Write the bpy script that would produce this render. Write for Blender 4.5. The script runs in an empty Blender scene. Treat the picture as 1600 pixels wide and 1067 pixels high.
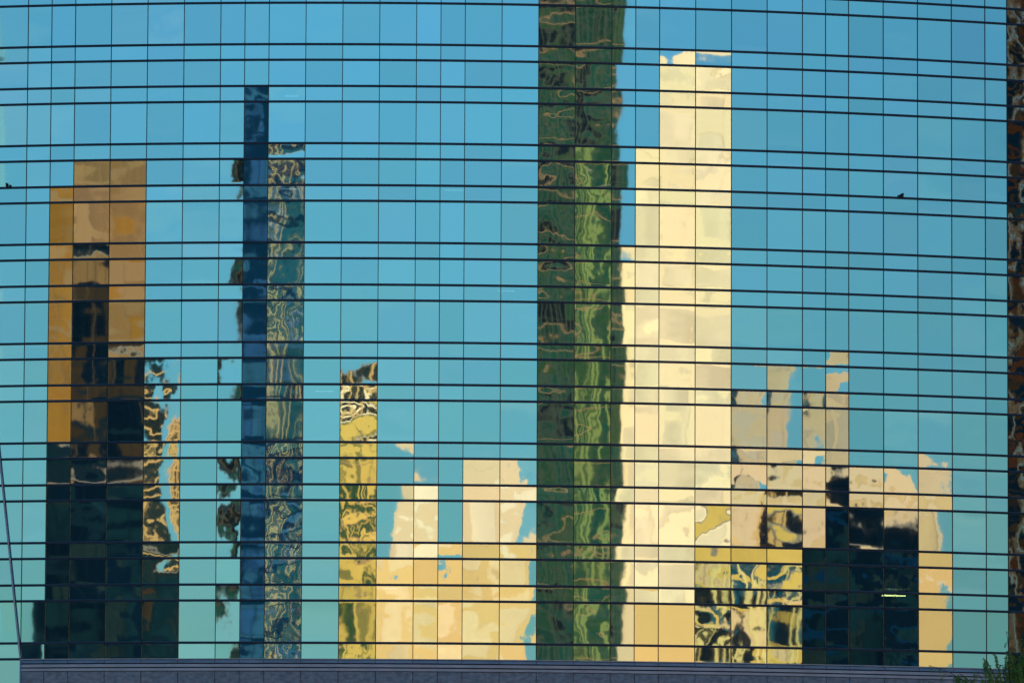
import bpy, math, random
from math import sin, cos, atan2, radians, sqrt, pi
from mathutils import Vector, Matrix

random.seed(7)
S = bpy.context.scene
COL = S.collection

# ------------------------------------------------------------------ camera
FPX, PITCH, ROLL, YAW = 10646.0, 0.107844, 0.004600, 0.0175576     # focal length in photo pixels, radians
DIST, RAD = 265.0, 73.21                                            # camera to facade, facade radius
cd = bpy.data.cameras.new('camera'); cam = bpy.data.objects.new('camera', cd); COL.objects.link(cam)
cd.sensor_fit = 'HORIZONTAL'; cd.sensor_width = 36.0; cd.lens = FPX / 1600 * 36.0
cd.clip_start = 1.0; cd.clip_end = 60000
cam.location = (0, -DIST, 0)
cam.matrix_world = (Matrix.Translation((0, -DIST, 0)) @ Matrix.Rotation(-YAW, 4, 'Z')
                    @ Matrix.Rotation(pi / 2 + PITCH, 4, 'X') @ Matrix.Rotation(ROLL, 4, 'Z'))
S.camera = cam

# ------------------------------------------------------------------ world, sun, exposure
SUN_EL, SUN_AZ = radians(11.0), radians(3.0)          # azimuth from +Y towards +X: behind the glass building
w = bpy.data.worlds.new('World'); S.world = w; w.use_nodes = True
nt = w.node_tree; nt.nodes.clear()
sky = nt.nodes.new('ShaderNodeTexSky'); sky.sky_type = 'NISHITA'; sky.sun_disc = False
sky.sun_elevation = SUN_EL; sky.sun_rotation = SUN_AZ
sky.altitude = 200; sky.air_density = 1.5; sky.dust_density = 0.8; sky.ozone_density = 6.0
bg = nt.nodes.new('ShaderNodeBackground'); bg.inputs[1].default_value = 0.075
wo = nt.nodes.new('ShaderNodeOutputWorld')
tcw = nt.nodes.new('ShaderNodeTexCoord'); mpw = nt.nodes.new('ShaderNodeMapping'); mpw.inputs['Scale'].default_value = (2.2, 2.2, 26)
nzw = nt.nodes.new('ShaderNodeTexNoise'); nzw.inputs['Scale'].default_value = 2.0; nzw.inputs['Detail'].default_value = 6
rpw = nt.nodes.new('ShaderNodeValToRGB'); rpw.color_ramp.elements[0].position = 0.52; rpw.color_ramp.elements[1].position = 0.85
rpw.color_ramp.elements[1].color = (0.18, 0.18, 0.18, 1)
mxw = nt.nodes.new('ShaderNodeMix'); mxw.data_type = 'RGBA'; mxw.inputs['B'].default_value = (9.0, 7.4, 5.6, 1)     # thin high cloud, warm at this hour
nt.links.new(tcw.outputs['Generated'], mpw.inputs[0]); nt.links.new(mpw.outputs[0], nzw.inputs['Vector']); nt.links.new(nzw.outputs['Fac'], rpw.inputs[0])
nt.links.new(rpw.outputs[0], mxw.inputs['Factor']); nt.links.new(sky.outputs[0], mxw.inputs['A']); nt.links.new(mxw.outputs['Result'], bg.inputs[0])
nt.links.new(bg.outputs[0], wo.inputs[0])
sl = bpy.data.lights.new('sun', 'SUN'); so = bpy.data.objects.new('sun', sl); COL.objects.link(so)
sl.energy = 5.0; sl.angle = radians(0.5); sl.color = (1.0, 0.46, 0.25)
sd = Vector((sin(SUN_AZ) * cos(SUN_EL), cos(SUN_AZ) * cos(SUN_EL), sin(SUN_EL)))
so.rotation_euler = sd.to_track_quat('Z', 'Y').to_euler(); so.location = (0, 60, 120)
S.view_settings.view_transform = 'Standard'; S.view_settings.look = 'None'
S.view_settings.gamma = 1.0; S.view_settings.use_curve_mapping = False
S.view_settings.exposure = 1.1
S.render.engine = 'CYCLES'
S.cycles.max_bounces = 6; S.cycles.transparent_max_bounces = 8

# ------------------------------------------------------------------ geometry of the curved facade
WW, WN, S0 = 1.45, 0.9554, -14.573
widths = [WW if i % 6 > 1 else WN for i in range(-3, 35)]          # index 3 of this list is column 0
NODE0 = 3
sn = [0.0]
for q in widths: sn.append(sn[-1] + q)
off = S0 - sn[NODE0]
sn = [a + off for a in sn]                                          # arc length of every mullion
NC = len(widths)
def node(n):                                                        # n counts from the mullion near the left edge
    s = sn[n + NODE0]; th = s / RAD
    return Vector((RAD * sin(th), RAD * (1 - cos(th)))), th
def proj(x, y, z):
    y = y + DIST
    c, s = cos(YAW), sin(YAW); x2 = c * x - s * y; y2 = s * x + c * y
    c, s = cos(PITCH), sin(PITCH); y3 = c * y2 + s * z; z3 = -s * y2 + c * z
    u = FPX * x2 / y3; v = -FPX * z3 / y3
    c, s = cos(ROLL), sin(ROLL)
    return 800 + c * u + s * v, 533.5 - s * u + c * v
def ray(n):                                                         # reflected azimuth at a fractional mullion number
    i = math.floor(n + 1e-6); f = n - i
    if f < 0.01:
        P, th = node(i)
    else:
        A, t0 = node(i); B, t1 = node(i + 1); P = A.lerp(B, f); th = (t0 + t1) / 2
    phi = atan2(P.x, P.y + DIST)
    return P, phi + 2 * th, sqrt(P.x ** 2 + (P.y + DIST) ** 2)
def target(n, L):
    P, a, d = ray(n)
    return Vector((P.x + L * sin(a), P.y - L * cos(a))), d
def height(n, ypx, L):                                              # how tall a thing stands that shows up to ypx in the glass
    P, a, d = ray(n); lo, hi = 0.0, 80.0
    for _ in range(40):
        m = (lo + hi) / 2
        if proj(P.x, P.y, m)[1] > ypx: lo = m
        else: hi = m
    return lo / d * (d + L)

# ------------------------------------------------------------------ helpers
GZ = -2.0                                                           # level of the ground
def tag(o, label=None, cat=None, group=None, kind=None):
    if label: o['label'] = label
    if cat: o['category'] = cat
    if group: o['group'] = group
    if kind: o['kind'] = kind
    return o
def empty(name, loc=(0, 0, 0), rz=0.0):
    o = bpy.data.objects.new(name, None); COL.objects.link(o)
    o.location = loc; o.rotation_euler = (0, 0, rz); o.empty_display_size = 1
    return o
class MB:
    def __init__(s): s.v = []; s.f = []
    def add(s, vs, fs):
        b = len(s.v); s.v += [tuple(p) for p in vs]; s.f += [tuple(i + b for i in f) for f in fs]
    def box(s, x0, x1, y0, y1, z0, z1):
        s.add([(x0, y0, z0), (x1, y0, z0), (x1, y1, z0), (x0, y1, z0), (x0, y0, z1), (x1, y0, z1), (x1, y1, z1), (x0, y1, z1)],
              [(0, 3, 2, 1), (4, 5, 6, 7), (0, 1, 5, 4), (1, 2, 6, 5), (2, 3, 7, 6), (3, 0, 4, 7)])
    def prism(s, pts, z0, z1):                                      # pts counter-clockwise seen from above
        n = len(pts)
        s.add([(p[0], p[1], z0) for p in pts] + [(p[0], p[1], z1) for p in pts],
              [tuple(range(n - 1, -1, -1)), tuple(range(n, 2 * n))] + [(i, (i + 1) % n, (i + 1) % n + n, i + n) for i in range(n)])
    def tube(s, pts, r0, r1, k=6):
        b = len(s.v); n = len(pts)
        for i, p in enumerate(pts):
            p = Vector(p); d = (Vector(pts[min(i + 1, n - 1)]) - Vector(pts[max(i - 1, 0)])).normalized()
            a = d.cross(Vector((0.3, 0.9, 0.2))).normalized(); c = d.cross(a); r = r0 + (r1 - r0) * i / (n - 1)
            for j in range(k):
                t = 2 * pi * j / k; s.v.append(tuple(p + a * r * cos(t) + c * r * sin(t)))
        for i in range(n - 1):
            for j in range(k):
                s.f.append((b + i * k + j, b + i * k + (j + 1) % k, b + (i + 1) * k + (j + 1) % k, b + (i + 1) * k + j))
    def build(s, name, mat, parent=None, smooth=False):
        me = bpy.data.meshes.new(name); me.from_pydata(s.v, [], s.f); me.materials.append(mat)
        if smooth: me.polygons.foreach_set('use_smooth', [True] * len(me.polygons))
        me.update()
        o = bpy.data.objects.new(name, me); COL.objects.link(o); o.parent = parent
        return o

# ------------------------------------------------------------------ materials
def mat(name, col, rough=0.8, metal=0.0, spec=0.5, var=0.0, scale=(1, 1, 1), col2=None, detail=4.0):
    m = bpy.data.materials.new(name); m.use_nodes = True; t = m.node_tree; b = t.nodes['Principled BSDF']
    b.inputs['Base Color'].default_value = (*col, 1); b.inputs['Roughness'].default_value = rough
    b.inputs['Metallic'].default_value = metal; b.inputs['Specular IOR Level'].default_value = spec
    if var or col2:
        tc = t.nodes.new('ShaderNodeTexCoord'); mp = t.nodes.new('ShaderNodeMapping'); mp.inputs['Scale'].default_value = scale
        n = t.nodes.new('ShaderNodeTexNoise'); n.inputs['Scale'].default_value = 1.0; n.inputs['Detail'].default_value = detail
        r = t.nodes.new('ShaderNodeValToRGB'); r.color_ramp.elements[0].position = 0.33; r.color_ramp.elements[1].position = 0.67
        c2 = col2 or tuple(c * (1 - var) for c in col)
        r.color_ramp.elements[0].color = (*c2, 1); r.color_ramp.elements[1].color = (*col, 1)
        t.links.new(tc.outputs['Object'], mp.inputs[0]); t.links.new(mp.outputs[0], n.inputs['Vector'])
        t.links.new(n.outputs['Fac'], r.inputs[0]); t.links.new(r.outputs[0], b.inputs['Base Color'])
    return m
def emit(name, col, st):
    m = bpy.data.materials.new(name); m.use_nodes = True; b = m.node_tree.nodes['Principled BSDF']
    b.inputs['Base Color'].default_value = (0.8, 0.8, 0.8, 1); b.inputs['Emission Color'].default_value = (*col, 1); b.inputs['Emission Strength'].default_value = st
    return m

TINT = (0.42, 0.84, 0.98)
def facade_glass():
    """Coated float glass: a tinted mirror over a dark room, each sheet a little bowed, rippled and out of plumb."""
    m = bpy.data.materials.new('coated_glass'); m.use_nodes = True; t = m.node_tree; t.nodes.clear()
    N = t.nodes.new; Lk = t.links.new
    def math_(op, a, b=None, c=None):
        n = N('ShaderNodeMath'); n.operation = op
        for i, v in enumerate((a, b, c)):
            if v is None: continue
            if isinstance(v, (int, float)): n.inputs[i].default_value = v
            else: Lk(v, n.inputs[i])
        return n.outputs[0]
    def vmath(op, a, b=None, sc=None):
        n = N('ShaderNodeVectorMath'); n.operation = op
        for i, v in enumerate((a, b)):
            if v is None: continue
            if isinstance(v, tuple): n.inputs[i].default_value = v
            else: Lk(v, n.inputs[i])
        if sc is not None:
            if isinstance(sc, (int, float)): n.inputs['Scale'].default_value = sc
            else: Lk(sc, n.inputs['Scale'])
        return n.outputs[0]
    uv = N('ShaderNodeUVMap'); uv.uv_map = 'surf'
    lo = N('ShaderNodeUVMap'); lo.uv_map = 'local'
    r1 = N('ShaderNodeAttribute'); r1.attribute_name = 'sheet'          # random numbers of this sheet
    r2 = N('ShaderNodeAttribute'); r2.attribute_name = 'bow'
    s1 = N('ShaderNodeSeparateColor'); Lk(r1.outputs['Color'], s1.inputs[0])
    s2 = N('ShaderNodeSeparateColor'); Lk(r2.outputs['Color'], s2.inputs[0])
    sl_ = N('ShaderNodeSeparateXYZ'); Lk(lo.outputs[0], sl_.inputs[0])
    # ripples: two scales
    def noise(scale, wmul, detail, sx=1.0, sy=1.0):
        mp = N('ShaderNodeMapping'); mp.inputs['Scale'].default_value = (sx, sy, 1); Lk(uv.outputs[0], mp.inputs[0])
        n = N('ShaderNodeTexNoise'); n.noise_dimensions = '4D'; n.inputs['Scale'].default_value = scale
        n.inputs['Detail'].default_value = detail; n.inputs['Roughness'].default_value = 0.45
        Lk(mp.outputs[0], n.inputs['Vector']); Lk(math_('MULTIPLY', s1.outputs[2], wmul), n.inputs['W'])
        c = N('ShaderNodeSeparateColor'); Lk(n.outputs['Color'], c.inputs[0])
        return math_('SUBTRACT', c.outputs[0], 0.5), math_('SUBTRACT', c.outputs[1], 0.5)
    ax, _q = noise(1.0, 37.0, 0.6, 1.25, 0.6)
    _q, az = noise(1.0, 53.0, 0.8, 0.7, 1.5)
    bx_, bz_ = noise(3.6, 11.0, 1.5, 1.2, 0.9)
    amp = math_('MULTIPLY_ADD', s2.outputs[2], 1.2, 0.5)
    amp = math_('MULTIPLY', amp, r2.outputs['Alpha'])
    def slope(a, b, tilt, pil, u, A1, A2, T1, P0, P1, vert=False):
        x = math_('MULTIPLY', a, A1); x = math_('MULTIPLY_ADD', b, A2, x)
        x = math_('MULTIPLY', x, amp)
        x = math_('MULTIPLY_ADD', math_('SUBTRACT', tilt, 0.5), T1, x)
        p = math_('MULTIPLY_ADD', pil, P1, P0)                             # the sheet is dished: its edges lean in
        u3 = math_('MULTIPLY', math_('MULTIPLY', u, u), u)
        if vert: p = math_('MULTIPLY', p, r1.outputs['Alpha'])
        shape = math_('MULTIPLY_ADD', u3, 0.6, math_('MULTIPLY', u, 0.4))
        return math_('MULTIPLY_ADD', p, shape, x)
    sx = slope(ax, bx_, s1.outputs[0], s2.outputs[0], sl_.outputs[0], 0.0026, 0.0007, 0.0014, 0.0004, -0.0024)
    sz = slope(az, bz_, s1.outputs[1], s2.outputs[1], sl_.outputs[1], 0.0044, 0.0009, 0.0044, -0.0010, -0.0040, True)
    g = N('ShaderNodeNewGeometry')
    T = vmath('CROSS_PRODUCT', (0, 0, 1), g.outputs['True Normal'])
    nn = vmath('ADD', g.outputs['True Normal'], vmath('SCALE', T, None, sx))
    z = N('ShaderNodeCombineXYZ'); Lk(sz, z.inputs[2])
    nn = vmath('NORMALIZE', vmath('ADD', nn, z.outputs[0]))
    gl = N('ShaderNodeBsdfGlossy'); gl.inputs['Roughness'].default_value = 0.0115
    hv = math_('MULTIPLY_ADD', s2.outputs[2], 0.14, 0.91)
    cv = N('ShaderNodeCombineXYZ'); Lk(math_('MULTIPLY_ADD', s1.outputs[1], .05, .395), cv.inputs[0]); cv.inputs[1].default_value = TINT[1]
    Lk(math_('MULTIPLY_ADD', s1.outputs[0], .06, .95), cv.inputs[2])
    tint = vmath('SCALE', cv.outputs[0], None, hv); Lk(tint, gl.inputs['Color']); Lk(nn, gl.inputs['Normal'])
    tr = N('ShaderNodeBsdfTransparent'); tr.inputs[0].default_value = (0.30, 0.60, 0.75, 1)
    mx = N('ShaderNodeMixShader'); mx.inputs[0].default_value = 0.85
    o = N('ShaderNodeOutputMaterial')
    Lk(tr.outputs[0], mx.inputs[1]); Lk(gl.outputs[0], mx.inputs[2]); Lk(mx.outputs[0], o.inputs[0])
    return m
GLASS = facade_glass()
M = dict(
    rail=mat('blue_black_rail_metal', (0.012, 0.045, 0.085), 0.45, 0.3, var=0.3, scale=(.5, .5, 6)),
    mull=mat('dark_bronze_mullion_metal', (0.035, 0.028, 0.022), 0.4, 0.7),
    trim=mat('brushed_grey_trim', (0.55, 0.66, 0.72), 0.5, 0.1, var=0.2, scale=(1, 1, 1)),
    fascia=mat('blue_grey_painted_metal', (0.23, 0.45, 0.66), 0.45, 0.1, var=0.28, scale=(1.2, 1.2, 2)),
    groove=mat('shadow_gap_metal', (0.02, 0.03, 0.05), 0.6),
    granite=mat('speckled_grey_granite', (0.33, 0.43, 0.50), 0.6, col2=(0.19, 0.26, 0.31), scale=(5, 5, 8), detail=9),
    slab=mat('dark_ceiling_slab', (0.05, 0.06, 0.07), 0.8),
    room=mat('dim_office_wall', (0.02, 0.03, 0.04), 0.9, var=0.6, scale=(.5, .5, .3)),
    blind=mat('pale_roller_blind', (0.42, 0.44, 0.42), 0.9),
    roof=mat('flat_roof_gravel', (0.22, 0.21, 0.2), 0.95, var=.3, scale=(2, 2, 2)),
    tube=emit('lit_fluorescent_tube', (1.0, 0.62, 0.16), 9.0),
    tubedim=emit('lit_ceiling_fitting', (0.9, 1.0, 0.9), 0.45),
)

# ------------------------------------------------------------------ the setting
m = MB(); m.box(-9000, 9000, -9000, 9000, GZ - 1.0, GZ)
tag(m.build('ground', mat('city_ground', (0.11, 0.11, 0.105), 0.95, var=.4, scale=(.05, .05, .05))), kind='structure')
m = MB(); m.box(-900, 900, -215, -60, GZ + 0.002, GZ + 0.03)
rv = m.build('river', mat('green_river_water', (0.02, 0.06, 0.05), 0.08, var=.3, scale=(.2, .2, .2))); tag(rv, kind='structure')
m = MB(); m.box(-400, 400, -58, -18, GZ + 0.004, GZ + 0.15)
tag(m.build('promenade', mat('promenade_paving', (0.3, 0.29, 0.27), 0.9, var=.3, scale=(.8, .8, .8))), kind='structure')

# ------------------------------------------------------------------ the curved glass building
ZL = 16.25                                                           # top of the metal band under the glass
GAPS = (0.62, 1.645, 0.62, 1.035)
zr = [ZL]
for k in range(9):
    for g_ in GAPS: zr.append(zr[-1] + g_)
ZTOP = zr[-1]
zl = [ZL]                                                            # rows of the glass that runs on below the band, left end only
for k in range(4):
    for g_ in reversed(GAPS): zl.append(zl[-1] - g_)
tower = empty('glass_office_building', (0, 0, GZ))
tag(tower, 'curved blue green mirror glass office building with dark rails, reflecting a golden skyline', 'building')
tower_off = Vector((0, 0, -GZ))
def P3(n, z, out=0.0):                                               # point on the facade polygon, pushed out of the wall
    p, th = node(n)
    return (p.x + sin(th) * out, p.y - cos(th) * out, z - GZ)
NMIN, NMAX = -NODE0, NC - NODE0
rg = random.Random(3)
class Panes:
    def __init__(s): s.v = []; s.f = []; s.a = []
    def add(s, i, z0, z1, calm=1.0):
        A, t0 = node(i); B, t1 = node(i + 1); th = (t0 + t1) / 2
        b = len(s.v)
        s.v += [(A.x, A.y, z0 - GZ), (B.x, B.y, z0 - GZ), (B.x, B.y, z1 - GZ), (A.x, A.y, z1 - GZ)]
        s.f.append((b, b + 1, b + 2, b + 3))
        u0, u1 = sn[i + NODE0], sn[i + 1 + NODE0]
        tall = min(1.25, .35 + .55 * (z1 - z0))
        s.a.append(([(u0, z0), (u1, z0), (u1, z1), (u0, z1)], (rg.random(), rg.random(), rg.random(), tall),
                    (rg.uniform(.1, .26) if i == 18 else rg.random(), rg.random(), rg.random(), calm)))
    def build(s, name, parent):
        me = bpy.data.meshes.new(name); me.from_pydata(s.v, [], s.f); me.materials.append(GLASS)
        me.uv_layers.new(name='surf'); me.uv_layers.new(name='local')
        me.color_attributes.new('sheet', 'FLOAT_COLOR', 'CORNER'); me.color_attributes.new('bow', 'FLOAT_COLOR', 'CORNER')
        u = me.uv_layers['surf']; l = me.uv_layers['local']; a = me.color_attributes['sheet']; b = me.color_attributes['bow']
        loc = ((-1, -1), (1, -1), (1, 1), (-1, 1)); k = 0
        for uvs, c1, c2 in s.a:
            for j in range(4):
                u.data[k].uv = uvs[j]; l.data[k].uv = loc[j]; a.data[k].color = c1; b.data[k].color = c2; k += 1
        o = bpy.data.objects.new(name, me); COL.objects.link(o); o.parent = parent
        return o
panes = []
CALM = {}
for i in range(16, 18): CALM[i] = 1.5
for i in (4, 8, 10): CALM[i] = 1.9
for i in range(31, NMAX): CALM[i] = 3.0
CALM[-1] = 0.2; CALM[18] = 0.6; CALM[6] = 2.0
def calm(i, z):
    if 21 <= i < 29 and z < 24.5: return 1.9
    if 11 <= i < 16 and z < 24.5: return 1.8
    if 22 <= i < 27 and z < 29: return 1.6
    return CALM.get(i, 1.0)
for i in range(NMIN, NMAX):
    rows = [(zr[k], zr[k + 1]) for k in range(len(zr) - 1)]
    if i < 0: rows += [(zl[k + 1], zl[k]) for k in range(len(zl) - 1)]
    for z0, z1 in rows:
        A, _ = node(i); B, _ = node(i + 1)
        c = [proj(A.x, A.y, z0), proj(B.x, B.y, z0), proj(B.x, B.y, z1), proj(A.x, A.y, z1)]
        X = [max(0, min(1600, q[0])) for q in c]; Y = [max(0, min(1067, q[1])) for q in c]
        area = (max(X) - min(X)) * (max(Y) - min(Y))
        panes.append((area, i, z0, z1))
panes.sort(key=lambda q: -q[0])
rest = Panes()
for k, (area, i, z0, z1) in enumerate(panes):
    if k < 100:
        p = Panes(); p.add(i, z0, z1, calm(i, z0)); p.build('window_pane', tower)
    else:
        rest.add(i, z0, z1, calm(i, z0))
tag(rest.build('window_panes', tower), kind='stuff')

def rail(z, n0, n1, h=0.100, d=0.075, name='horizontal_rail', m_=None):
    mb = MB(); q = []
    for n in range(n0, n1 + 1):
        q += [P3(n, z - h / 2, 0.0), P3(n, z - h / 2 * 0.7, d), P3(n, z + h / 2 * 0.7, d), P3(n, z + h / 2, 0.0)]
    f = []
    for k in range(n1 - n0):
        b = 4 * k
        for j in range(4):
            f.append((b + j, b + (j + 1) % 4, b + 4 + (j + 1) % 4, b + 4 + j))
    f += [(0, 3, 2, 1), tuple(4 * (n1 - n0) + j for j in range(4))]
    mb.add(q, f); return mb.build(name, m_ or M['rail'], tower)
for z in zr[1:]: rail(z, NMIN, NMAX)
for z in zl[:10]: rail(z, NMIN, 0)
for n in range(NMIN, NMAX + 1):
    z0 = ZL if n >= 0 else zl[-1]
    p, th = node(n); t = Vector((cos(th), sin(th))); o_ = Vector((sin(th), -cos(th)))
    hw, d = 0.015, 0.02
    pts = [p - t * hw + o_ * d, p + t * hw + o_ * d, p + t * hw - o_ * .05, p - t * hw - o_ * .05]
    mb = MB(); mb.prism([(a.x, a.y) for a in pts], z0 - GZ, ZTOP - GZ); mb.build('vertical_mullion', M['mull'], tower)

# metal band with grooves and the granite under it, from column 0 to the right end
def arc_band(n0, n1, z0, z1, out, back, name, m_):
    mb = MB(); q = []
    for n in range(n0, n1 + 1): q += [P3(n, z0, out), P3(n, z1, out), P3(n, z1, back), P3(n, z0, back)]
    f = []
    for k in range(n1 - n0):
        b = 4 * k
        for j in range(4): f.append((b + j, b + 4 + j, b + 4 + (j + 1) % 4, b + (j + 1) % 4))
    f += [(0, 1, 2, 3), tuple(4 * (n1 - n0) + j for j in (3, 2, 1, 0))]
    mb.add(q, f); return mb.build(name, m_, tower)
arc_band(0, NMAX, ZL - 0.52, ZL - 0.0, 0.03, -0.4, 'band_backing', M['groove'])
for z1, z0, o_ in ((0.0, -0.035, 0.13), (-0.06, -0.165, 0.09), (-0.215, -0.325, 0.10), (-0.375, -0.475, 0.11)):
    arc_band(0, NMAX, ZL + z0, ZL + z1, o_, 0.031, 'metal_band', M['fascia'] if o_ < .1 else M['trim'])
for n in range(0, NMAX):                                              # granite slabs, one per bay
    A, t0 = node(n); B, t1 = node(n + 1); t = (B - A).normalized(); o_ = Vector((t.y, -t.x))
    a = A + t * .012; b = B - t * .012
    for zz1, zz0 in ((-0.5, -1.6), (-1.615, -2.9)):
        mb = MB(); mb.prism([((a + o_ * .07).x, (a + o_ * .07).y), ((b + o_ * .07).x, (b + o_ * .07).y), ((b - o_ * .03).x, (b - o_ * .03).y), ((a - o_ * .03).x, (a - o_ * .03).y)], ZL + zz0 - GZ, ZL + zz1 - GZ)
        mb.build('granite_panel', M['granite'], tower)
arc_band(0, NMAX, GZ + 0.0, ZL - 0.521, -0.04, -0.6, 'base_wall', M['granite'])
# joints crossing the metal band
for n in range(1, NMAX):
    p, th = node(n); t = Vector((cos(th), sin(th))); o_ = Vector((sin(th), -cos(th)))
    pts = [p - t * .009 + o_ * .094, p + t * .009 + o_ * .094, p + t * .009 + o_ * .05, p - t * .009 + o_ * .05]
    mb = MB(); mb.prism([(a.x, a.y) for a in pts], ZL - .485 - GZ, ZL - .06 - GZ); mb.build('band_joint', M['groove'], tower)
# slanting trim at the left end
def on_facade(xp, yp, out):
    best = None
    for n in range(NMIN, 3):
        A, _ = node(n); B, _ = node(n + 1)
        for k in range(20):
            q = A.lerp(B, k / 20.)
            lo, hi = 5., 60.
            for _ in range(30):
                mm = (lo + hi) / 2
                if proj(q.x, q.y, mm)[1] > yp: lo = mm
                else: hi = mm
            e = abs(proj(q.x, q.y, lo)[0] - xp)
            if best is None or e < best[0]:
                th = atan2((B - A).y, (B - A).x); best = (e, (q.x + sin(th) * out, q.y - cos(th) * out, lo - GZ))
    return Vector(best[1])
a = on_facade(-20, 525, 0.10); b = on_facade(37, 1034, 0.10)
mb = MB(); mb.tube([a, b], 0.035, 0.035, 8); mb.build('slanted_trim', M['trim'], tower, True)
A, th = node(0)
mb = MB(); mb.prism([P3(0, 0, .14)[:2], (A.x + .06 + sin(th) * .14, A.y - cos(th) * .14), (A.x + .06, A.y + .1), (A.x, A.y + .1)], 0, ZL - GZ)
mb.build('corner_post', M['fascia'], tower)

# interior: slabs, rear wall, ceiling lights, blinds
zs = [ZL + 2.885 + 3.92 * k for k in range(-4, 9)]
for z in zs:
    arc_band(NMIN, NMAX, z + 0.25, z + 0.75, -0.25, -9.0, 'floor_slab', M['slab'])
arc_band(NMIN, NMAX, GZ, ZTOP, -9.1, -9.4, 'rear_partition', M['room'])
for n in list(range(-1, NMAX, 6)):
    for z in zs[3:]:
        p, th = node(n); o_ = Vector((sin(th), -cos(th))); t = Vector((cos(th), sin(th)))
        mb = MB(); c = p - o_ * 3.0
        mb.prism([(c - t * .3 - o_ * .3)[:], (c + t * .3 - o_ * .3)[:], (c + t * .3 + o_ * .3)[:], (c - t * .3 + o_ * .3)[:]], z - 3.17 - GZ, z + .249 - GZ)
        mb.build('column', M['blind'], tower)
rq = random.Random(12)
def fitting(n, z, depth, ln, m_, ff=.1):
    p, th = node(n); q, _ = node(n + 1); t = (q - p).normalized(); o_ = Vector((t.y, -t.x)); c = p + t * ff - o_ * depth
    e = c + t * ln
    mb = MB(); mb.prism([(c - o_ * .04)[:], (c + o_ * .04)[:], (e + o_ * .04)[:], (e - o_ * .04)[:]][::-1], z - GZ, z + .045 - GZ)
    return mb.build('ceiling_light', m_, tower)
fitting(27, 19.03, 0.35, 0.95, M['tube'], .06)
_p, _th = node(27); _q, _ = node(28); _t = (_q - _p).normalized(); _o = Vector((_t.y, -_t.x))
mb = MB(); mb.prism([(_p + _t * .03 - _o * .22)[:], (_q - _t * .2 - _o * .22)[:], (_q - _t * .2 - _o * 1.3)[:], (_p + _t * .03 - _o * 1.3)[:]], 19.30 - GZ, 19.36 - GZ); mb.build('ceiling_panel', M['blind'], tower)
for k in range(16):
    n = rq.choice(range(8, 16)); z = rq.choice(zs[3:]) + 0.19
    fitting(n, z, rq.uniform(.8, 5), rq.uniform(.3, .9), M['tubedim'], rq.uniform(.1, .5))
for k in range(90):
    n = rq.randrange(0, 30); z = rq.choice(zs[3:]); dr = rq.uniform(.7, 2.3)
    p, th = node(n); q, _ = node(n + 1); t = (q - p).normalized(); o_ = Vector((t.y, -t.x)); p = p - o_ * .14; q = q - o_ * .14
    mb = MB(); mb.prism([(p + t * .04)[:], (q - t * .04)[:], (q - t * .04 - o_ * .02)[:], (p + t * .04 - o_ * .02)[:]], z - dr - GZ, z + .24 - GZ)
    mb.build('roller_blind', M['blind'], tower)
# roof and rear of the building
A, _ = node(NMIN); B, _ = node(NMAX)
front = [node(n)[0] for n in range(NMIN, NMAX + 1)]
mb = MB(); mb.prism([(p.x, p.y) for p in front] + [(B.x + 4, B.y + 24), (A.x - 4, A.y + 24)], ZTOP - GZ + .03, ZTOP - GZ + 1.2)
mb.build('roof', M['roof'], tower)
mb = MB(); mb.box(A.x - 4, B.x + 4, 30.2, 31, 0, ZTOP - GZ); mb.box(A.x - .6, A.x - .2, A.y + .2, 30.1, 0, ZTOP - GZ); mb.box(B.x + .2, B.x + .6, B.y + .2, 30.1, 0, ZTOP - GZ)
mb.build('side_wall', M['granite'], tower)
# the two small dark fixtures that sit on a rail
def fixture(xp, flip):
    z = zr[4 * 4 + 3]
    best = min(((abs(proj(*(node(n)[0].lerp(node(n + 1)[0], k / 40.)), z)[0] - xp), n, k / 40.) for n in range(NMIN, NMAX - 1) for k in range(40)))
    _, n, f = best; p = node(n)[0].lerp(node(n + 1)[0], f); t = (node(n + 1)[0] - node(n)[0]).normalized(); o_ = Vector((t.y, -t.x))
    e = empty('light_fixture', (0, 0, 0)); e.parent = tower
    c = Vector((*(p + o_ * .09), z - GZ))
    T = Vector((t.x, t.y, 0)) * flip; O = Vector((o_.x, o_.y, 0)); Z = Vector((0, 0, 1))
    mb = MB(); mb.tube([c - T * .07 + Z * .0, c - T * .075 + Z * .07, c - T * .07 + Z * .12], .035, .028, 8)
    mb.tube([c - T * .09 - Z * .01, c + T * .09 - Z * .01], .03, .03, 8); mb.build('bracket', M['rail'], e)
    mb = MB(); mb.tube([c + T * .04 + Z * .01, c + T * .06 + Z * .09, c + T * .07 + Z * .19], .045, .035, 8); mb.build('lamp_head', M['mull'], e)
fixture(1405, 1); fixture(11, -1)

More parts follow.
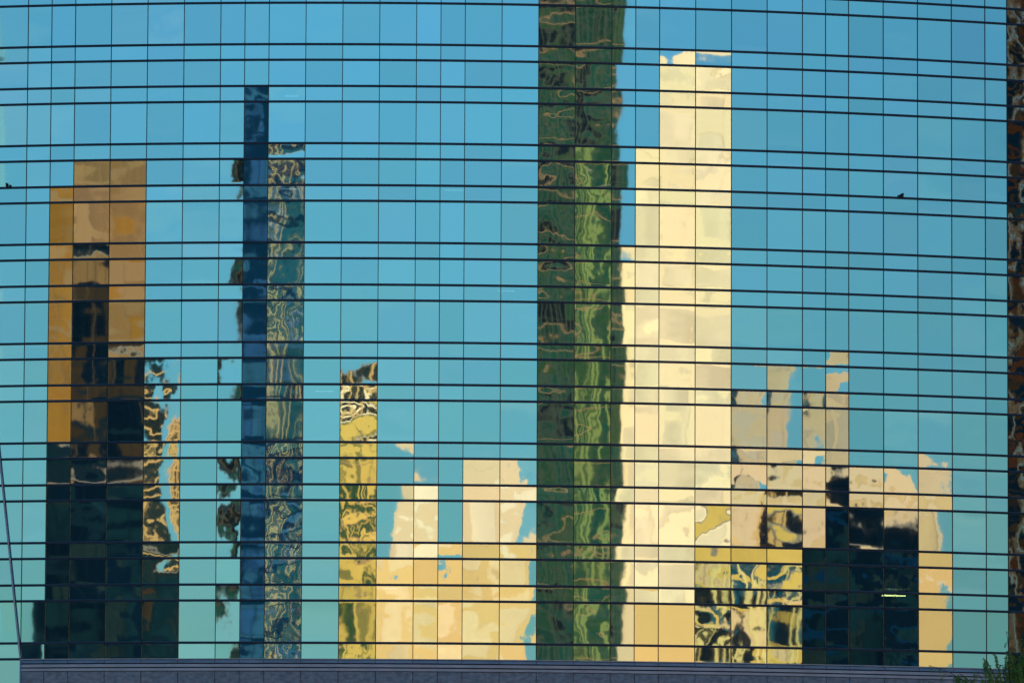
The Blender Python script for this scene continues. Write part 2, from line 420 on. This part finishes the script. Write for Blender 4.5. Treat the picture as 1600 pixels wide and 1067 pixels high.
# ------------------------------------------------------------------ the city across the river, seen in the glass
def boxes(name, m_, parent, bs):
    mb = MB()
    for b in bs: mb.box(*b)
    return mb.build(name, m_, parent)
def site(n0, n1, L0, L1, ytop, depth):
    a, _ = target(n0, L0); b, _ = target(n1, L1)
    # local x runs from b (its right seen from the glass side) to a, local -y faces the glass
    v = a - b; wd = v.length; rz = atan2(v.y, v.x) + 0.0
    c = (a + b) / 2
    h = height((n0 + n1) / 2, ytop, (L0 + L1) / 2) - GZ
    return c, rz, wd, h
def block(name, label, cat, n0, n1, L0, L1, ytop, depth, style, group=None, **kw):
    c, rz, wd, h = site(n0, n1, L0, L1, ytop, depth)
    # v points from right edge to left edge; rotate so that local +y is away from the glass
    e = empty(name, (c.x, c.y, GZ), rz); tag(e, label, cat, group)
    test = Matrix.Rotation(rz, 2) @ Vector((0, 1))
    sgn = 1 if test.dot(-c) < 0 else -1
    if sgn < 0: e.rotation_euler = (0, 0, rz + pi)
    style(e, wd, depth, h, **kw)
    return e
def glass_tower(e, w, d, h, body=None, fin=None, band=None, pitch=.6, fw=.08, fd=.12, fl=3.9, bh=.4, bd=.06, crown=0.3, fins=True, ragged=False, trim=None, grid='navyband'):
    boxes('glazing', body, e, [(-w / 2, w / 2, 0, d, 0, h)])
    if band:
        bs = []; z = fl
        while z < h: bs.append((-w / 2 - bd, w / 2 + bd, -bd, d + bd, z - bh, z)); z += fl
        boxes('floor_bands', band, e, bs)
    if trim:
        q = random.Random(int(h * 10 + w)); cw = .75; n1 = max(2, int(w / cw)); cw = w / n1; ch = fl / 3; n2 = int(h / ch)
        for mname, frac in trim:
            bs = []
            for i in range(n1):
                for j in range(n2):
                    if q.random() < frac:
                        x0 = -w / 2 + cw * i + .04; zz = ch * j + .03; k = q.choice((1, 2, 3, 4)); k = min(k, n1 - i)
                        bs.append((x0, x0 + cw * k - .08, -.02 - q.random() * .012, .01, zz + (ch * q.choice((0, .35)) if k == 1 else 0), zz + ch - .06))
            if bs: boxes('window_glass', C[mname], e, bs)
        boxes('mullion_grid', C[grid], e, [(-w / 2 + cw * i - .025, -w / 2 + cw * i + .025, -.045, .01, 0, h) for i in range(n1 + 1)] +
              [(-w / 2, w / 2, -.04, .01, ch * j - .03, ch * j + .03) for j in range(1, n2)])
    if fins:
        n = max(1, int(w / pitch)); st = w / n
        if ragged:
            q = random.Random(int(w * 100)); bs = []
            for k in range(n + 1):
                f = fw * q.uniform(.4, 1.8); x = -w / 2 + st * (k + q.uniform(-.25, .25))
                if q.random() < .8: bs.append((x - f / 2, x + f / 2, -fd, -0.001, 0, h))
            boxes('fins', fin, e, bs)
        else: boxes('fins', fin, e, [(-w / 2 + st * k - fw / 2, -w / 2 + st * k + fw / 2, -fd, -0.001, 0, h) for k in range(n + 1)])
    boxes('roof', M['roof'], e, [(-w / 2 + 1, w / 2 - 1, 1, d - 1, h + .01, h + crown)])
def stone_tower(e, w, d, h, wall=None, win=None, bay=3.2, fl=3.6, crown=4.0, pier=.9, sill=1.3, top=False, base=None):
    boxes('glazing', win, e, [(-w / 2 + .2, w / 2 - .2, .09, d - .2, 0, h - .3)])
    n = max(1, int(w / bay)); st = w / n
    boxes('piers', wall, e, [(max(-w / 2, -w / 2 + st * k - pier / 2), min(w / 2, -w / 2 + st * k + pier / 2), 0, .10, 0, h) for k in range(n + 1)])
    bs = []; z = fl
    while z < h - .5: bs.append((-w / 2 + .01, w / 2 - .01, .03, d - .1, z - sill, z)); z += fl
    boxes('spandrels', wall, e, bs)
    boxes('parapet', wall, e, [(-w / 2 - .03, w / 2 + .03, -.03, d + .03, h - .8, h + .9)])
    if base: boxes('reddened_base', base[0], e, [(-w / 2 - .05, w / 2 + .05, -.05, d + .05, 0, h * base[1])])  # golden lower part: warm reddening low down is put into the colour
    if top: boxes('penthouse', wall, e, [(-w / 4, w / 4, 3, d - 3, h + .9, h + crown)])

C = dict(
    bronzelit=mat('lit_bronze_glass', (0.27, 0.135, 0.025), 0.6, spec=.05, var=.3, scale=(.4, .4, .3)),  # brighter copy of the bronze glass, sunlight put into the colour
    tealdim=mat('dim_teal_glass', (0.006, 0.028, 0.045), 0.6, spec=0, var=.5, scale=(.4, .4, .4)),
    bluelit=mat('mid_blue_glass', (0.024, 0.105, 0.23), 0.6, spec=0, var=.4, scale=(.4, .4, .4)),
    greendeep=mat('deep_green_glass', (0.008, 0.066, 0.060), 0.6, spec=0, var=.5, scale=(.4, .4, .4)),
    rust=mat('rust_panel', (0.05, 0.018, 0.008), 0.8, spec=.05, var=.4, scale=(.4, .4, .4)),
    cream=mat('pale_limestone', (0.86, 0.715, 0.49), 0.85, var=.10, scale=(.08, .08, .05)),
    creamwin=mat('pale_reflecting_windows', (0.78, 0.66, 0.48), 0.6, var=.34, scale=(.3, .3, .25)),  # pale colour carries the cream light these windows reflect
    gold=mat('golden_reddened_stone', (0.66, 0.455, 0.20), 0.85, var=.14, scale=(.1, .1, .06)),  # golden stone; on tower bases it paints the warm reddening low down
    goldwin=mat('golden_blinds', (0.64, 0.47, 0.25), 0.5, var=.3, scale=(.25, .25, .2)),
    peach=mat('peach_stone', (0.66, 0.52, 0.36), 0.85, var=.15, scale=(.1, .1, .1)),
    peachwin=mat('buff_panel_glass', (0.58, 0.49, 0.37), 0.4, var=.3, scale=(.25, .25, .2)),
    buff=mat('grey_buff_stone', (0.50, 0.41, 0.28), 0.85, var=.2, scale=(.1, .1, .1)),
    buffwin=mat('grey_buff_glass', (0.38, 0.34, 0.27), 0.4, var=.3, scale=(.25, .25, .2)),
    bronze=mat('bronze_glass', (0.18, 0.088, 0.017), 0.45, 0.0, col2=(0.10, 0.055, 0.02), scale=(.16, .16, .05), spec=.2),  # darker noise tone paints shading onto the bronze
    bronzeband=mat('bronze_spandrel', (0.16, 0.085, 0.02), 0.5, 0.2, var=.3, scale=(.2, .2, .1)),
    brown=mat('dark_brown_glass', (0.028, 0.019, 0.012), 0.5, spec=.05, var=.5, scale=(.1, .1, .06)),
    brownfin=mat('brown_metal_fin', (0.05, 0.03, 0.014), 0.7),
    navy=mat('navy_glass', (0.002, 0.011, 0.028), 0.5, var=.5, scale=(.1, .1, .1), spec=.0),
    navyband=mat('navy_band', (0.004, 0.016, 0.030), 0.6, spec=.0),
    blue=mat('blue_glass', (0.022, 0.095, 0.27), 0.6, var=.5, scale=(.1, .1, .3), spec=0),
    blueband=mat('blue_black_band', (0.002, 0.02, 0.06), 0.6, spec=0),
    teal=mat('teal_glass', (0.010, 0.088, 0.150), 0.6, var=.5, scale=(.2, .2, .2), spec=0),
    brass=mat('brass_mullion', (0.62, 0.52, 0.20), 0.5, 0.0),
    green=mat('dark_green_glass', (0.020, 0.062, 0.028), 0.5, col2=(0.006, 0.046, 0.044), scale=(.25, .25, .08), spec=0),
    greenfin=mat('deep_green_fin', (0.006, 0.028, 0.018), 0.6),
    lime=mat('pale_green_mullion', (0.14, 0.21, 0.045), 0.6),
    rose=mat('rose_stone_band', (0.30, 0.18, 0.09), 0.7),
    ochre=mat('ochre_stone', (0.60, 0.42, 0.10), 0.8, var=.2, scale=(.3, .3, .3)),
    olive=mat('yellow_green_glass', (0.20, 0.17, 0.03), 0.5, col2=(0.06, 0.07, 0.02), scale=(.3, .3, .1), spec=.15),
    tan=mat('tan_stripe', (0.50, 0.32, 0.12), 0.7),
    slate=mat('slate_glass', (0.012, 0.028, 0.036), 0.5, spec=.0, var=.4, scale=(.2, .2, .2)),
    pale=mat('pale_blue_panel', (0.09, 0.36, 0.56), 0.5, var=.15, scale=(.2, .2, .2)),
)
# left group
block('bronze_tower', 'bronze glass tower reflected golden in the glass, left of the picture', 'building', 2, 4, 420, 420, 262, 26, glass_tower, body=C['bronze'], band=C['bronzeband'], fin=C['bronzeband'], pitch=1.5, fw=.12, fl=4, bh=.5, trim=(('bronzelit', .08), ('bronzeband', .15)), grid='bronzeband')
block('bronze_annex', 'lower bronze wing reflected beside the left edge of the bronze tower', 'building', 1, 2, 412, 412, 316, 22, glass_tower, body=C['bronzelit'], band=C['bronzeband'], fin=C['bronzeband'], pitch=1.5, fw=.12, fl=4, bh=.5, trim=(('bronzelit', .3), ('bronzeband', .1)), grid='bronzeband')
block('shade_tower', 'dark brown tower added in front of the bronze tower as its shadow', 'building', 2, 3, 370, 370, 415, 20, glass_tower, body=C['brown'], band=C['navyband'], fin=C['brownfin'], pitch=3, trim=(('navy', .2), ('bronze', .10)))  # added dark tower in place of the cast shadow on the left bay
block('shade_office', 'dark brown block added as the shadow on the right of the bronze tower', 'building', 3, 4, 366, 366, 565, 20, glass_tower, body=C['brown'], band=C['navyband'], fin=C['brownfin'], pitch=3, trim=(('navy', .25), ('bronze', .12)))  # added dark block in place of the shadow over the right bay
block('shade_block', 'wide navy block added as the shadow across the foot of the bronze tower', 'building', 1, 4, 318, 318, 722, 24, glass_tower, body=C['navy'], band=C['navyband'], fin=C['navyband'], pitch=2.5, trim=(('slate', .12), ('tealdim', .15)))  # added dark block in place of the shadow low on the bronze tower
block('navy_annex', 'low navy block reflected at the bottom left corner of the glass', 'building', 0.38, 1, 312, 312, 950, 20, glass_tower, body=C['navy'], band=C['navyband'], fin=C['navyband'], pitch=2.5)
block('striped_tower', 'tan and black striped tower reflected as wood grain swirls', 'building', 4, 4.52, 350, 350, 575, 18, glass_tower, body=C['slate'], fin=C['tan'], band=C['tan'], pitch=.36, fw=.14, ragged=True, fl=1.3, bh=.3)
block('striped_slab', 'narrow striped slab reflected just right of the striped tower', 'building', 4.82, 5, 352, 352, 575, 18, glass_tower, body=C['slate'], fin=C['tan'], band=C['tan'], pitch=.36, fw=.14, ragged=True, fl=1.3, bh=.3)
block('slate_block', 'dark slate block reflected below the striped tower', 'building', 4, 5, 325, 325, 880, 18, glass_tower, body=C['slate'], fin=C['navyband'], band=C['navyband'], pitch=1.5, trim=(('tealdim', .2), ('brown', .2)))
block('blue_tower', 'tall dark blue glass tower reflected left of centre', 'building', 7, 8, 390, 390, 150, 30, glass_tower, body=C['blue'], fin=C['blueband'], band=C['blueband'], pitch=1.2, fl=2.6, bh=.3, trim=(('bluelit', .22), ('blueband', .25)))
block('grey_green_slab', 'thin grey green slab reflected in fragments left of the dark blue tower', 'building', 6.74, 6.97, 400, 400, 262, 14, glass_tower, body=C['slate'], fin=C['brownfin'], band=C['navyband'], pitch=1.1, fw=.1, trim=(('greendeep', .3),))
block('brass_lined_tower', 'blue tower with thin yellow lines, reflected in loops beside the dark blue tower', 'building', 8, 9, 380, 380, 228, 24, glass_tower, body=C['teal'], fin=C['brass'], band=C['blueband'], pitch=.5, fw=.05, ragged=True, fl=3.8, bh=.35, bd=.16, trim=(('blueband', .1), ('bluelit', .12)))
block('yellow_green_tower', 'yellow green glass tower reflected left of the peach blocks', 'building', 10, 11, 330, 330, 690, 20, glass_tower, body=C['olive'], fin=C['ochre'], band=C['rose'], pitch=.6, fw=.22, ragged=True, fl=3.9, bh=.3, trim=(('green', .2), ('ochre', .3)), grid='green')
block('gilded_top', 'ribbed brown and gold tower top reflected above the yellow green tower', 'building', 10, 11, 400, 400, 590, 20, glass_tower, body=C['slate'], fin=C['tan'], band=C['cream'], pitch=1.2, fw=.3, fl=1.5, bh=.55)
# centre
block('peach_block', 'peach stone block reflected in the middle columns of the glass', 'building', 11.55, 13, 328, 328, 738, 24, stone_tower, wall=C['peach'], win=C['peachwin'])
block('peach_tower', 'peach stone tower reflected between a column of sky and the stepped peach block', 'building', 14, 15, 330, 330, 738, 24, stone_tower, wall=C['peach'], win=C['peachwin'])
block('stepped_block', 'stepped peach block reflected just left of the dark green tower', 'building', 15, 15.78, 332, 332, 742, 24, stone_tower, wall=C['peach'], win=C['peachwin'])
block('peach_podium', 'broad low peach building reflected along the bottom of the glass', 'building', 11, 15.8, 320, 320, 880, 22, stone_tower, wall=C['gold'], win=C['goldwin'])
block('green_tower', 'tall dark green tower with rose floor lines reflected in the middle', 'building', 16, 18.42, 325, 325, -140, 26, glass_tower, body=C['green'], fin=C['greenfin'], band=C['rose'], pitch=.45, fw=.08, fl=2.1, bh=.10, bd=.10, trim=(('greendeep', .35), ('navy', .12)), grid='greenfin')
# lime mullions on one bay of the green tower and its lower olive wing
block('green_wing', 'lighter green lined wing reflected on the right of the dark green tower', 'building', 17, 18, 319, 319, 240, 5, glass_tower, body=C['green'], fin=C['lime'], band=C['rose'], pitch=.34, fw=.12, fl=2.1, bh=.09, bd=.14, ragged=True, trim=(('greendeep', .2), ('greendeep', .1)), grid='greenfin')
# right of the green tower
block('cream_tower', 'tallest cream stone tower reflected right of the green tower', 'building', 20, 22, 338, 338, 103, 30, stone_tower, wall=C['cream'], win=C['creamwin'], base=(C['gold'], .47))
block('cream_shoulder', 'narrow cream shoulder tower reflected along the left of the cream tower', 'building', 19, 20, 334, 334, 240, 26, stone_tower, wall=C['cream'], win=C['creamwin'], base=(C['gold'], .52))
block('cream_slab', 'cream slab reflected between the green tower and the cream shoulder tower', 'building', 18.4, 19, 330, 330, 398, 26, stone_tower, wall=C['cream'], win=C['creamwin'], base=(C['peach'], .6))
block('buff_tower', 'grey buff tower reflected right of the cream tower', 'building', 22.40, 22.95, 470, 470, 600, 24, stone_tower, wall=C['buff'], win=C['buffwin'])
block('buff_pier', 'slim grey buff pier reflected in the bay right of the grey buff tower', 'building', 23.08, 23.66, 474, 474, 600, 18, stone_tower, wall=C['buff'], win=C['buffwin'])
block('buff_stack', 'narrow grey buff stack reflected just left of the grey buff slab', 'building', 24.3, 24.95, 472, 472, 625, 18, stone_tower, wall=C['buff'], win=C['buffwin'])
block('roof_tank_block', 'small navy roof block reflected standing above the dark navy office', 'building', 25.05, 26, 372, 372, 745, 8, glass_tower, body=C['navy'], fin=C['navyband'], band=C['blueband'], pitch=1.5)
block('roof_plant_block', 'small black plant block reflected right of the navy roof block', 'building', 26.05, 26.55, 374, 374, 772, 8, glass_tower, body=C['navy'], fin=C['navyband'], band=C['brown'], pitch=1.5)
block('buff_slab', 'grey buff slab reflected right of the grey buff tower', 'building', 25, 26, 468, 468, 585, 24, stone_tower, wall=C['buff'], win=C['buffwin'])
block('sand_block', 'wide sand coloured block reflected under the buff towers', 'building', 22, 26, 400, 400, 716, 22, stone_tower, wall=C['peach'], win=C['goldwin'])
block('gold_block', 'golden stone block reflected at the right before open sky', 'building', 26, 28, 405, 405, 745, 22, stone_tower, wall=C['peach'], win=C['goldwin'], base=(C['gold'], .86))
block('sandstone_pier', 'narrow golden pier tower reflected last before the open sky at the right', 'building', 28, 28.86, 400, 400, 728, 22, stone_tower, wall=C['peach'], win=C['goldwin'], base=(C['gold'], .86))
block('brass_lined_hall', 'teal glass hall with yellow lines and an ochre cornice reflected low on the right', 'building', 21, 24, 335, 335, 880, 20, glass_tower, body=C['teal'], fin=C['brass'], band=C['ochre'], pitch=.8, fw=.22, ragged=True, fl=4.2, bh=.5, crown=0.3, trim=(('navy', .2), ('goldwin', .12), ('ochre', .08)))
block('ochre_attic', 'ochre attic storey with a dark roof reflected above the teal hall', 'building', 21, 24, 336.5, 336.5, 838, 16, glass_tower, body=C['ochre'], fin=C['ochre'], band=None, fins=False, crown=0.3)
block('brown_penthouse', 'dark brown plant house reflected above the ochre attic', 'building', 22.8, 24, 350, 350, 778, 10, glass_tower, body=C['brown'], fin=C['tan'], band=C['slate'], pitch=1.6, fw=.3, trim=(('tan', .15), ('navy', .2)))
block('dark_navy_office', 'dark navy office block reflected at the lower right', 'building', 24, 28, 345, 345, 812, 24, glass_tower, body=C['navy'], fin=C['navyband'], band=C['blueband'], pitch=2.2, trim=(('tealdim', .16), ('slate', .15)))
block('pale_blue_tower', 'pale blue panelled tower reflected at the far left edge', 'building', -3, -0.74, 450, 450, -300, 24, glass_tower, body=C['pale'], fin=C['pale'], band=C['blueband'], pitch=2.5, bh=.2)
block('rust_tower', 'dark rust brown tower reflected at the far right edge', 'building', 31, 31.5, 520, 520, -300, 26, glass_tower, body=C['brown'], fin=C['brownfin'], band=C['navy'], pitch=3.2, fw=.6, fl=3.7, bh=1.4, trim=(('rust', .2), ('navy', .3)))
block('black_slab', 'black slab tower reflected outside the rust brown tower at the right edge', 'building', 31.72, 33, 540, 540, -300, 26, glass_tower, body=C['navy'], fin=C['brownfin'], band=C['brown'], pitch=3.2, fw=.3, fl=3.7, bh=1.4, trim=(('rust', .15), ('tealdim', .2)))

# ------------------------------------------------------------------ weeping tree in front of the building, bottom right
def at(xp, yp, Y):                                                   # the point of the plane y = Y seen at a photo pixel
    x, z = 0.0, 15.0
    for _ in range(30):
        u, v = proj(x, Y, z); k = (Y + DIST) / FPX
        x += (xp - u) * k; z -= (yp - v) * k
    return Vector((x, Y, z))
TY = -11.0
base = at(1592, 1067, TY); base = Vector((base.x, TY, GZ))
tree = empty('willow_tree', base); tag(tree, 'green weeping willow tree rising at the bottom right in front of the glass', 'tree')
rt = random.Random(5)
leafm = mat('willow_leaf', (0.20, 0.44, 0.06), 0.6, col2=(0.07, 0.22, 0.025), scale=(1.5, 1.5, 1.5))
barkm = mat('grey_brown_bark', (0.10, 0.08, 0.05), 0.9, var=.5, scale=(8, 8, 2))
top = at(1588, 1130, TY); trunk = MB()
trunk.tube([Vector((0, 0, 0)), Vector((.1, .1, 4)), Vector((-.05, 0, 9)), top - base], .28, .07, 10)
trunk.build('trunk', barkm, tree, True)
limbs = MB(); leaves = MB()
def leaf(p, d, ln, wd):
    sd_ = d.cross(Vector((rt.uniform(-1, 1), rt.uniform(-1, 1), rt.uniform(-.3, .3)))).normalized() * wd
    leaves.add([p, p + d * ln * .45 + sd_, p + d * ln, p + d * ln * .45 - sd_], [(0, 1, 2, 3)])
def strand(p, ln, drift):
    n = int(ln / .035); q = Vector(p); pts = [Vector(q)]
    d = Vector((drift[0], drift[1], .25))
    for k in range(n):
        d = (d * .86 + Vector((rt.uniform(-.12, .12), rt.uniform(-.12, .12), -.32))).normalized()
        q = q + d * .035; pts.append(Vector(q))
        for _ in range(2):
            e = (d * .5 + Vector((rt.uniform(-1, 1), rt.uniform(-1, 1), rt.uniform(-.7, .1)))).normalized()
            leaf(q, e, rt.uniform(.07, .14), rt.uniform(.012, .022))
    limbs.tube(pts[::3] if len(pts) > 6 else pts, .006, .003, 3)
def bough(root, tip, lift, r0, dense, ln):
    m_ = root.lerp(tip, .5) + Vector((0, 0, lift)); pts = []
    for k in range(13):
        t = k / 12; pts.append(root * (1 - t) ** 2 + m_ * 2 * t * (1 - t) + tip * t * t + Vector((rt.uniform(-.02, .02), rt.uniform(-.02, .02), rt.uniform(-.02, .02))))
    limbs.tube(pts, r0, .008, 5)
    for k in range(dense):
        t = rt.uniform(.3, 1) if k else 1.0; i = min(11, int(t * 12)); p = pts[i].lerp(pts[i + 1], t * 12 - i)
        strand(p, ln * rt.uniform(.4, 1.1), (rt.uniform(-.5, .5), rt.uniform(-.5, .5)))
for xp, yp, lift, dense, ln, dy in ((1577, 979, .35, 5, .35, 0), (1541, 1020, .9, 16, .75, .1), (1556, 1012, .6, 12, .6, -.4), (1590, 1006, .6, 20, .9, .5),
        (1604, 990, .5, 22, 1.1, -.3), (1618, 975, .5, 26, 1.2, .2), (1640, 985, .5, 26, 1.2, .9), (1570, 1030, .5, 16, .8, .8),
        (1505, 1046, .5, 16, .6, .4), (1482, 1046, .9, 16, .45, -.5), (1520, 1052, .4, 22, .7, .6), (1545, 1036, .5, 22, .8, -.5), (1580, 1008, .4, 22, .8, .2), (1565, 1048, .3, 22, .8, .4), (1494, 1060, .3, 16, .6, .1), (1448, 1056, .7, 14, .5, .1), (1422, 1066, .8, 12, .4, .0), (1457, 1034, 1.1, 5, .3, .3), (1438, 1064, 1.0, 10, .5, -.2),
        (1470, 1062, .7, 14, .7, .8), (1530, 1042, .5, 12, .8, -.9), (1600, 1020, .5, 30, 1.0, 1.2), (1416, 1072, 1.0, 6, .5, .5), (1553, 1058, .3, 12, .7, .3)):
    bough(top - base + Vector((0, 0, -.3)), at(xp, yp, TY + dy) - base, lift, .035, dense, ln)
for k in range(46):                                                    # the rest of the crown, under the picture
    an = rt.uniform(0, 2 * pi); rr = rt.uniform(1.5, 5.0)
    bough(top - base + Vector((0, 0, rt.uniform(-4, -.6))), Vector((rr * cos(an), rr * sin(an), top.z - GZ - rt.uniform(.7, 5))), rt.uniform(.5, 1.4), .04, 14, 1.6)
limbs.build('branches', barkm, tree)
leaves.build('foliage', leafm, tree)

# ------------------------------------------------------------------ a white bird in the air before the glass
p0, d0 = target(6.47, 100.0); g0 = Vector((p0.x, p0.y, height(6.47, 177, 100.0)))
mb = MB(); L_ = Vector((.10, .0, .12)); U = Vector((.03, .02, .03))
prof = [(-1.0, .004), (-.7, .012), (-.3, .022), (.2, .026), (.6, .018), (.8, .016), (1.0, .003)]
for k in range(len(prof) - 1):
    a_, b_ = prof[k], prof[k + 1]; mb.tube([L_ * a_[0], L_ * b_[0]], a_[1], b_[1], 8)
for sg in (-1, 1):
    w1 = Vector((.02, -.06 * sg, .02)); w2 = Vector((-.04, -.17 * sg, -.03))
    mb.add([L_ * .35, w1 + L_ * .45, w2, w1 - L_ * .1, L_ * -.2], [(0, 1, 2, 3, 4)] if sg > 0 else [(4, 3, 2, 1, 0)])
bd_ = mb.build('bird', mat('white_feathers', (0.85, 0.86, 0.85), 0.8, var=.1, scale=(20, 20, 20)))
bd_.location = g0; tag(bd_, 'small white bird in flight, a speck in the blue glass at the upper left', 'bird')
